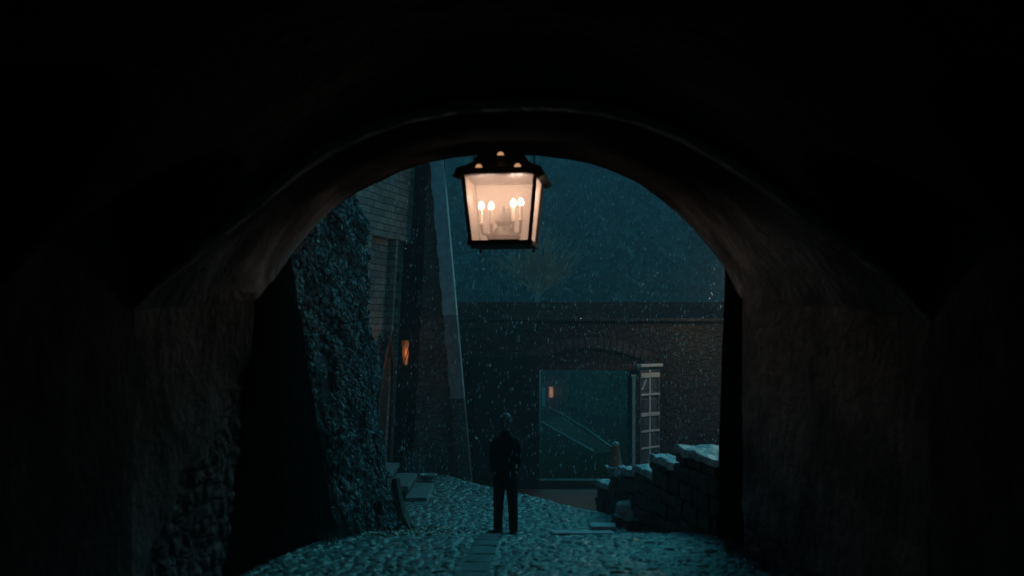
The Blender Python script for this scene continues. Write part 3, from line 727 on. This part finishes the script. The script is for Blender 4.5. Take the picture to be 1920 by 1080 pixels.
# ------------------------------------------------------------------ far gate wall
gw = empty('gate_wall', (2.5, 27, -.8)); tag(gw, 'long dark stone wall with a square gate opening at the path end', 'wall')
def gp(mb, name, m, **k):
    o = mb.build(name, m, None, **k); o.parent = gw; o.matrix_parent_inverse = Matrix.Translation(-gw.location); return o
d = 27.0
def GP(px, py, dd=d): return P(px, py, dd)
gx0, gx1 = GP(1007, 0).x, GP(1192, 0).x; gz1, gzt = GP(0, 692).z, GP(0, 603).z
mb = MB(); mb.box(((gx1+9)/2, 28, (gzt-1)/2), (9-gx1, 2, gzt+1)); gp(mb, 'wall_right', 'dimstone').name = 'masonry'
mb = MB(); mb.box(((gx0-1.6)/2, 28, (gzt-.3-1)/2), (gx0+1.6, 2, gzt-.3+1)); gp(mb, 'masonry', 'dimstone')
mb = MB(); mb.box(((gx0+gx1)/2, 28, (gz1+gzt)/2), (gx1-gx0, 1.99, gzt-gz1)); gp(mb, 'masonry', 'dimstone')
mb = MB(); mb.box((3.9, 27.95, gzt+.04), (10.4, 2.2, .08)); gp(mb, 'coping', 'dimstone', bevel=.02)
mb = MB(); mb.box((.9, 30.5, 3.78), (16, .5, .16)); mb.box((.9, 30.55, 1.4), (15.9, .3, 4.5)) if False else None; gp(mb, 'upper_coping', 'dimstone')
mb = MB(); mb.box((.9+3, 30.5, 3.2), (12, .42, 1.0)); gp(mb, 'upper_masonry', 'dimstone')
# relieving arch of rough voussoirs over the opening
vx0, vx1 = gx0-.15, gx1+.25; n = 19
for i in range(n):
    t0, t1 = i/n, (i+1)/n-.006
    def ap(t, r): 
        x = lerp(vx0, vx1, t); a = (t-.5)*2; zc = gz1+.18+.34*(1-a*a); nx_ = a*.35
        return Vector((x+nx_*r, 0, zc+r))
    a, b, c, e = ap(t0, 0), ap(t1, 0), ap(t1, .27), ap(t0, .27)
    mb = MB(); rough_block(mb, [Vector((a.x, 26.93, a.z)), Vector((b.x, 26.93, b.z)), Vector((b.x, 27.1, b.z)), Vector((a.x, 27.1, a.z)),
                                Vector((e.x, 26.93, e.z)), Vector((c.x, 26.93, c.z)), Vector((c.x, 27.1, c.z)), Vector((e.x, 27.1, e.z))], .012, 3, i)
    gp(mb, 'voussoir', 'wallstone')
mb = MB(); mb.box(((gx0+gx1)/2, 26.96, gz1+.05), (gx1-gx0+.4, .16, .14)); gp(mb, 'lintel', 'oak', bevel=.01)
# projecting pier left of the opening, its shade held in the stone tone
mb = MB(); mb.box(((P(888, 0, 26.2).x+gx0+.03)/2, 27.6, (P(0, 668, 26.2).z-1)/2), (gx0+.03-P(888, 0, 26.2).x, 2.9, P(0, 668, 26.2).z+1)); gp(mb, 'pier', 'pitch')
mb = MB(); mb.box((P(1060, 0, 26.4).x+.3, 26.5, -.68), (3.0, .36, .14)); gp(mb, 'threshold', 'redroad', bevel=.02)

# open gate leaf and its post
gl = empty('gate_leaf', P(1197, 905, 25.6), 0); gl.location.z = -.78; gl.rotation_euler = (0, 0, R(48))
tag(gl, 'open panelled wooden gate leaf with pale mouldings catching warm light', 'gate')
W_, Hh = .84, 3.0
MB().box((W_/2, 0, Hh/2), (W_-.02, .035, Hh-.04)).build('board', M['recess'], gl)
for x in (.045, W_/2, W_-.045): MB().box((x, -.02, Hh/2-.05), (.085 if x != W_/2 else .07, .06, Hh-.12)).build('stile', M['door' if x == W_/2 else 'recess'], gl, bevel=.008)
for z, h in ((.15, .2), (.62, .06), (1.02, .07), (1.42, .07), (1.82, .12), (2.30, .07), (2.76, .16)):
    MB().box((W_/2, -.026, z), (W_-.06, .085, h*.72)).build('rail', M['door'], gl, bevel=.012)
MB().box((W_/2+.02, -.03, Hh), (W_+.08, .14, .07)).build('top_moulding', M['door'], gl, bevel=.01)
mb = MB(); mb.tube((.06, -.05, 2.42), (.24, -.05, 2.68), .028, .028, 4); mb.build('corner_brace', M['door'], gl)
for i, z in enumerate((.38, .82, 1.22, 1.62, 2.06, 2.53)):
    for x in (.25, W_-.25):
        mb = MB(); h = .15 if i else .12
        mb.hexa([(x-.13, -.018, z-h), (x+.13, -.018, z-h), (x+.13, -.017, z-h), (x-.13, -.017, z-h), (x-.13, -.018, z+h), (x+.13, -.018, z+h), (x+.13, -.017, z+h), (x-.13, -.017, z+h)])
        mb.hexa([(x-.1, -.045, z-h+.03), (x+.1, -.045, z-h+.03), (x+.13, -.018, z-h), (x-.13, -.018, z-h), (x-.1, -.045, z+h-.03), (x+.1, -.045, z+h-.03), (x+.13, -.018, z+h), (x-.13, -.018, z+h)])
        mb.build('panel', M['recess'], gl)
gpst = empty('gate_post', (P(1188, 0, 25.4).x, 25.4, -.8)); tag(gpst, 'slim pale gate post standing left of the gate leaf', 'post')
MB().box((0, 0, 1.38), (.075, .075, 2.76)).build('shaft', M['door'], gpst, bevel=.01); MB().box((0, 0, 2.79), (.11, .11, .05)).build('cap', M['door'], gpst, bevel=.01)
# the lamp that lights the gate: bracket lantern on the wall round the corner of the right jamb
l2 = empty('bracket_lantern', (5.6, 25.2, 4.1)); tag(l2, 'warm lantern on a long iron arm of the gate wall, right of the gate leaf', 'lantern')
M['warmglass'] = emit('warm_glass', (1, .7, .4), 2.0)
MB().lathe([(.05, 0), (.10, .22), (.09, .24), (.01, .25)], n=6).build('glass', M['warmglass'], l2)
MB().lathe([(.14, .24), (.10, .30), (.02, .38)], n=6).tube((0, 0, .37), (0, 1.5, .50), .018).tube((0, 1.5, .50), (0, 1.9, -1.4), .018).build('bracket', M['iron'], l2)
L_ = bpy.data.lights.new('lantern_light', 'POINT'); L_.energy = 85; L_.color = (1, .68, .38); L_.shadow_soft_size = .08
lo = bpy.data.objects.new('lantern_light', L_); C.objects.link(lo); lo.parent = l2; lo.location = (0, -.2, .12)

# ------------------------------------------------------------------ beyond the gate
def ribbon(name, pts, wd, m, hgt=.1):
    mb = MB()
    for a, b in zip(pts[:-1], pts[1:]):
        a, b = Vector(a), Vector(b); t = (b-a).normalized(); nn = Vector((-t.y, t.x, 0))*wd/2
        mb.hexa([a-nn, a+nn, b+nn, b-nn, a-nn+Vector((0, 0, hgt)), a+nn+Vector((0, 0, hgt)), b+nn+Vector((0, 0, hgt)), b-nn+Vector((0, 0, hgt))])
    return mb.build(name, m)
def gnd(px, py, z=-.9):
    dd = (ZC-z)/((py-HZ)/F); return ((px-960)/F*dd, dd, z)
k1 = ribbon('kerb', [gnd(1112, 848), gnd(1060, 818), gnd(1010, 790), gnd(985, 770)], .07, 'wallstone', .05); tag(k1, kind='structure')
k2 = ribbon('kerb', [gnd(1160, 850), gnd(1100, 806), gnd(1055, 778), gnd(1030, 765)], .07, 'wallstone', .05); tag(k2, kind='structure')
mb = MB(); p1, p2, p3, p4 = gnd(1118, 850, -.885), gnd(1155, 848, -.885), gnd(1053, 779, -.885), gnd(1013, 791, -.885)
o = MB().quad(p1, p2, p3, p4).build('lane', 'lane'); o['kind'] = 'structure'
hs = empty('cottage', (2.4, 56, -.9)); tag(hs, 'far small cottage with one dim lit window seen through the gate', 'cottage')
MB().box((0, 3, 1.6), (5.5, 4, 3.4)).build('wall', M['dimstone'], hs)
MB().add([(-3, .7, 3.3), (3, .7, 3.3), (3, 5.3, 3.3), (-3, 5.3, 3.3), (-3, 3, 5.4), (3, 3, 5.4)], [(0, 1, 5, 4), (2, 3, 4, 5), (0, 4, 3), (1, 2, 5), (3, 2, 1, 0)]).build('roof', M['roof'], hs)
wx = P(1033, 735, 57).x-2.4; wz = P(1033, 735, 57).z+.9
fr = MB().box((wx, .95, wz), (.36, .12, .72)).build('window', M['oak'], hs); MB().box((wx, .88, wz), (.20, .03, .56)).build('pane', M['window_lit'], fr)
L_ = bpy.data.lights.new('window_light', 'POINT'); L_.energy = 3; L_.color = (1, .62, .32); L_.shadow_soft_size = .2
lo = bpy.data.objects.new('window_light', L_); C.objects.link(lo); lo.parent = hs; lo.location = (wx+.1, .4, wz)
bp_ = empty('bollard', gnd(1019, 762)); tag(bp_, 'pale wooden bollard beside the lane beyond the gate', 'bollard')
MB().box((0, 0, .45), (.16, .16, .9)).build('shaft', M['door'], bp_); MB().lathe([(.09, .9), (.11, .93), (.02, 1.0)], n=8).build('cap', M['door'], bp_)
for i, (px, d_, r, lab) in enumerate(((1158, 49, (1.5, .9, 3.6), 'broad leafy bush beyond the gate behind the slim post'), (1118, 54, (1.0, 1, 3.9), 'tall bush beyond the gate at the middle of the opening'), (1085, 55.5, (.7, .7, 3.6), 'narrow dark bush beside the far cottage'))):
    bush('bush', ((px-960)/F*d_, d_, -.9), r, 1700, (.12, .22), lab, 'bush', 'leaf', 'bushes beyond the gate')

# wooded hillside
vs = []; fs = []
mbw = MB()
for _ in range(260):
    y = random.uniform(60, 112); x = random.uniform(-.22*y, .30*y)
    z = hillz(x, y); h = random.uniform(5, 9); r = h*random.uniform(.28, .42)
    mbw.tube((x, y, z-.3), (x, y, z+h*.7), .16, .05, 4, False)
    for k in range(150):
        t = random.random(); dd = Vector((random.gauss(0, 1), random.gauss(0, 1), random.gauss(0, 1))).normalized()*random.uniform(.6, 1)
        q = Vector((x+dd.x*r*(.5+.5*math.sin(t*3)), y+dd.y*r*.8, z+h*.55+dd.z*h*.42)); s = random.uniform(.25, .6)
        a = Vector((random.gauss(0, 1), random.gauss(0, 1), random.gauss(0, 1))).normalized()*s; b = a.orthogonal().normalized()*s
        mbw.add([q-a, q+b, q+a, q-b], [(0, 1, 2, 3)])
o = mbw.build('wood', 'wood'); tag(o, 'dark wooded hillside rising hazily behind the gate wall', 'wood', kind='stuff')
# bare tree
bt = empty('bare_tree', P(1006, 0, 42)); bt.location.z = -.92; tag(bt, 'leafless tree with a fan of fine warm-tinted twigs behind the gate wall', 'tree')
trunk = MB(); crown = MB()
trunk.tube((0, 0, 0), (.05, 0, 3.6), .17, .12, 8); trunk.tube((.05, 0, 3.6), (0, 0, 6.0), .12, .07, 8)
def grow(p, dr, l, r, dep):
    n = 3; q = p
    for i in range(n):
        dr = (dr+Vector((random.gauss(0, .07), random.gauss(0, .07), .05))).normalized(); q2 = q+dr*l/n
        crown.tube(q, q2, r*(1-i/n*.35), r*(1-(i+1)/n*.35), 4, False)
        if dep > 0:
            for _ in range(2 if dep > 1 else 2):
                a = dr.orthogonal().normalized(); a.rotate(Matrix.Rotation(random.uniform(0, 6.28), 3, dr))
                nd = (dr+a*random.uniform(.28, .6)).normalized(); grow(q2, nd, l*random.uniform(.55, .75), r*.55, dep-1)
        q = q2
for a in np.linspace(-.95, .85, 10):
    grow(Vector((0, 0, random.uniform(5.1, 6.0))), Vector((math.sin(a), random.gauss(0, .25), math.cos(a)*.9)), random.uniform(1.05, 1.5), .068, 2)
trunk.build('trunk', M['bark'], bt, smooth=True); crown.build('crown', M['bark'], bt)

# ------------------------------------------------------------------ the person
pe_x, pe_d = P(948, 1000, 15.95).x, 15.95
pz = float(G(pe_x, pe_d))+.035
pe = empty('person', (pe_x, pe_d, pz), R(7)); tag(pe, 'person seen from behind in dark jacket and trousers standing on the cobbles', 'person')
def caps(mb, pts, n=14):
    """smooth limb through (x,y,z,rx,ry) stations"""
    P_ = [Vector(p[:3]) for p in pts]; rs = []
    for i, p in enumerate(pts):
        t = (P_[min(i+1, len(P_)-1)]-P_[max(i-1, 0)]).normalized()
        x = Vector((1, 0, 0)); x = (x-t*x.dot(t)); x = x.normalized() if x.length > .2 else t.orthogonal().normalized(); y = t.cross(x)
        rx = p[3]; ry = p[4] if len(p) > 4 else p[3]
        rs.append([P_[i]+x*rx*math.cos(2*math.pi*k/n)+y*ry*math.sin(2*math.pi*k/n) for k in range(n)])
    mb.rings(rs)
    for i in (0, -1): mb.sphere(pts[i][:3], (pts[i][3], pts[i][4] if len(pts[i]) > 4 else pts[i][3], min(pts[i][3], .6*pts[i][3]+.01)), 10, 6)
# body: head, neck, torso, arms, hands, legs in one surface (facing +y, away from the camera)
b = MB()
b.sphere((0, .005, 1.665), (.076, .094, .112)); b.sphere((0, .045, 1.615), (.056, .06, .065)); b.sphere((0, -.03, 1.68), (.076, .075, .09))
b.sphere((0, .105, 1.645), (.013, .018, .024)); b.sphere((0, .09, 1.60), (.028, .018, .010)); b.sphere((0, .082, 1.565), (.026, .022, .02))
for s in (-1, 1):
    b.sphere((s*.080, -.002, 1.655), (.010, .020, .032)); b.sphere((s*.03, .086, 1.682), (.016, .012, .010))
caps(b, [(0, -.01, 1.42, .07, .065), (0, -.005, 1.50, .056, .056), (0, .005, 1.58, .054, .056)])
caps(b, [(0, 0, .92, .15, .10), (0, 0, 1.05, .135, .095), (0, 0, 1.2, .15, .10), (0, 0, 1.34, .135, .085), (0, 0, 1.40, .09, .07)], 18)
arms = {}
for s in (-1, 1):
    sh, el, wr = Vector((s*.160, 0, 1.405)), Vector((s*.200, -.02, 1.13)), Vector((s*.170, .13, .915))
    arms[s] = (sh, el, wr)
    caps(b, [(sh.x-s*.015, sh.y, sh.z-.03, .038), (*sh.lerp(el, .5), .038), (*el, .037), (*el.lerp(wr, .4), .037), (*wr, .026)])
    pd = Vector((-s*.12, .35, -.9)).normalized(); side = Vector((0, .93, .36)); inn = Vector((-s, 0, 0))
    pc_ = wr+pd*.05; 
    pm = MB()
    caps(b, [(*(wr+pd*.005), .024, .024), (*(wr+pd*.045), .026, .036), (*(wr+pd*.088), .02, .036)])
    for k, (o_, ln) in enumerate(((.030, .072), (.010, .080), (-.010, .074), (-.029, .058))):
        p0 = wr+pd*.09+side*o_; p1 = p0+(pd+inn*.15)*ln*.45; p2 = p1+(pd+inn*.55)*ln*.32; p3 = p2+(pd*.7+inn*.8)*ln*.25
        caps(b, [(*p0, .0095), (*p1, .009), (*p2, .008), (*p3, .0065)], 8)
    p0 = wr+pd*.035+side*.034; p1 = p0+(pd*.7+side*.6)*.035; p2 = p1+(pd+side*.2+inn*.3)*.03
    caps(b, [(*p0, .013), (*p1, .011), (*p2, .008)], 8)
    hip, kn, an = Vector((s*.092, 0, .90)), Vector((s*.105, .01, .49)), Vector((s*.112, -.015, .085))
    caps(b, [(*hip, .085), (*hip.lerp(kn, .5), .07), (*kn, .052), (*kn.lerp(an, .35), .055), (*an, .035)])
fuse('body', b, 'skin', pe, .008, 2)
b = MB()     # jacket
caps(b, [(0, 0, .855, .158, .120), (0, -.0, .95, .160, .120), (0, -.005, 1.08, .155, .115), (0, -.01, 1.22, .165, .12), (0, -.012, 1.34, .172, .118), (0, -.01, 1.405, .155, .10), (0, -.01, 1.455, .10, .082)], 24)
for s in (-1, 1):
    sh, el, wr = arms[s]
    caps(b, [(sh.x-s*.03, sh.y, sh.z, .058), (*sh.lerp(el, .35), .058), (*sh.lerp(el, .75), .054), (*el, .050), (*el.lerp(wr, .45), .047), (*wr.lerp(el, .06), .043)])
caps(b, [(0, -.02, 1.45, .085, .075), (0, -.015, 1.505, .073, .070)], 16)
fuse('jacket', b, 'coat', pe, .010, 3)
b = MB()
caps(b, [(0, 0, .93, .155, .110), (0, 0, .84, .165, .115)], 20)
for s in (-1, 1):
    caps(b, [(s*.085, 0, .88, .098, .108), (s*.095, .0, .68, .092, .095), (s*.105, .008, .48, .077, .08), (s*.112, -.005, .28, .071, .075), (s*.116, -.012, .075, .068, .078)], 16)
fuse('trousers', b, 'trouser', pe, .010, 3)
for s, ang in ((-1, 38), (1, -22)):
    b = MB(); caps(b, [(0, -.07, .042, .040, .036), (0, 0, .042, .043, .042), (0, .10, .032, .050, .03), (0, .18, .024, .042, .022)], 14); b.sphere((0, -.03, .075), (.042, .05, .05))
    o = fuse('shoe', b, 'shoe', pe, .009, 2); o.location = (s*.116, -.0, -.012); o.rotation_euler.z = R(ang)
b = MB(); b.sphere((0, -.012, 1.70), (.090, .104, .098)); b.sphere((0, -.045, 1.655), (.080, .072, .095)); 
for s in (-1, 1): b.sphere((s*.070, -.015, 1.68), (.018, .045, .05))
for _ in range(40):
    a = random.uniform(0, 6.28); e_ = random.uniform(-.2, 1.4); q = Vector((math.cos(a)*math.cos(e_)*.088, math.sin(a)*math.cos(e_)*.1-.02, 1.69+math.sin(e_)*.098))
    if q.y < .05 or q.z > 1.74: b.sphere(q, random.uniform(.010, .018), 8, 5)
fuse('hair', b, 'hair', pe, .007, 1)

# ------------------------------------------------------------------ rain
M['drop'] = mat('raindrop', (.9, .95, 1), (.8, .9, 1), .12, 5, 0, spec=1.)
b_ = M['drop'].node_tree.nodes['Principled BSDF']; b_.inputs['Coat Weight'].default_value = 1
vs = []; fs = []
for i in range(12000):
    y = 13.4+(random.random()**.75)*34; x = random.uniform(-.21, .21)*y; z = ZC+random.uniform(-.14, .17)*y
    if z < float(G(x, y))+.05: continue
    if y > 26.5 and z < 3.6: continue
    r = random.choice([.0025, .003, .0035, .0045, .007]) * (1+y*.02); l = random.uniform(.016, .05)*(1+y*.01); t = random.gauss(.06, .05)
    k = len(vs); vs += [(x+t*l, y, z+l), (x+r, y, z), (x, y+r, z), (x-r, y, z), (x, y-r, z), (x-t*l*.6, y, z-l*.6)]
    fs += [(k, k+1+j, k+1+(j+1) % 4) for j in range(4)]+[(k+5, k+1+(j+1) % 4, k+1+j) for j in range(4)]
tag(MB().add(vs, fs).build('rain', 'drop', smooth=True), 'fine rain falling through the courtyard beyond the arch', 'rain', kind='stuff')

# ------------------------------------------------------------------ haze
hz = MB().box((0, 70, 26), (360, 200, 59)).build('haze', 'drop')
m = bpy.data.materials.new('rain_haze'); m.use_nodes = True; n = m.node_tree.nodes; n.clear()
o_ = n.new('ShaderNodeOutputMaterial'); pv = n.new('ShaderNodeVolumePrincipled'); pv.inputs['Density'].default_value = .0062; pv.inputs['Color'].default_value = (.8, .9, .92, 1)
m.node_tree.links.new(pv.outputs[0], o_.inputs['Volume']); hz.data.materials.clear(); hz.data.materials.append(m)
tag(hz, 'thin bluish rain haze filling the whole scene', 'haze', kind='stuff')
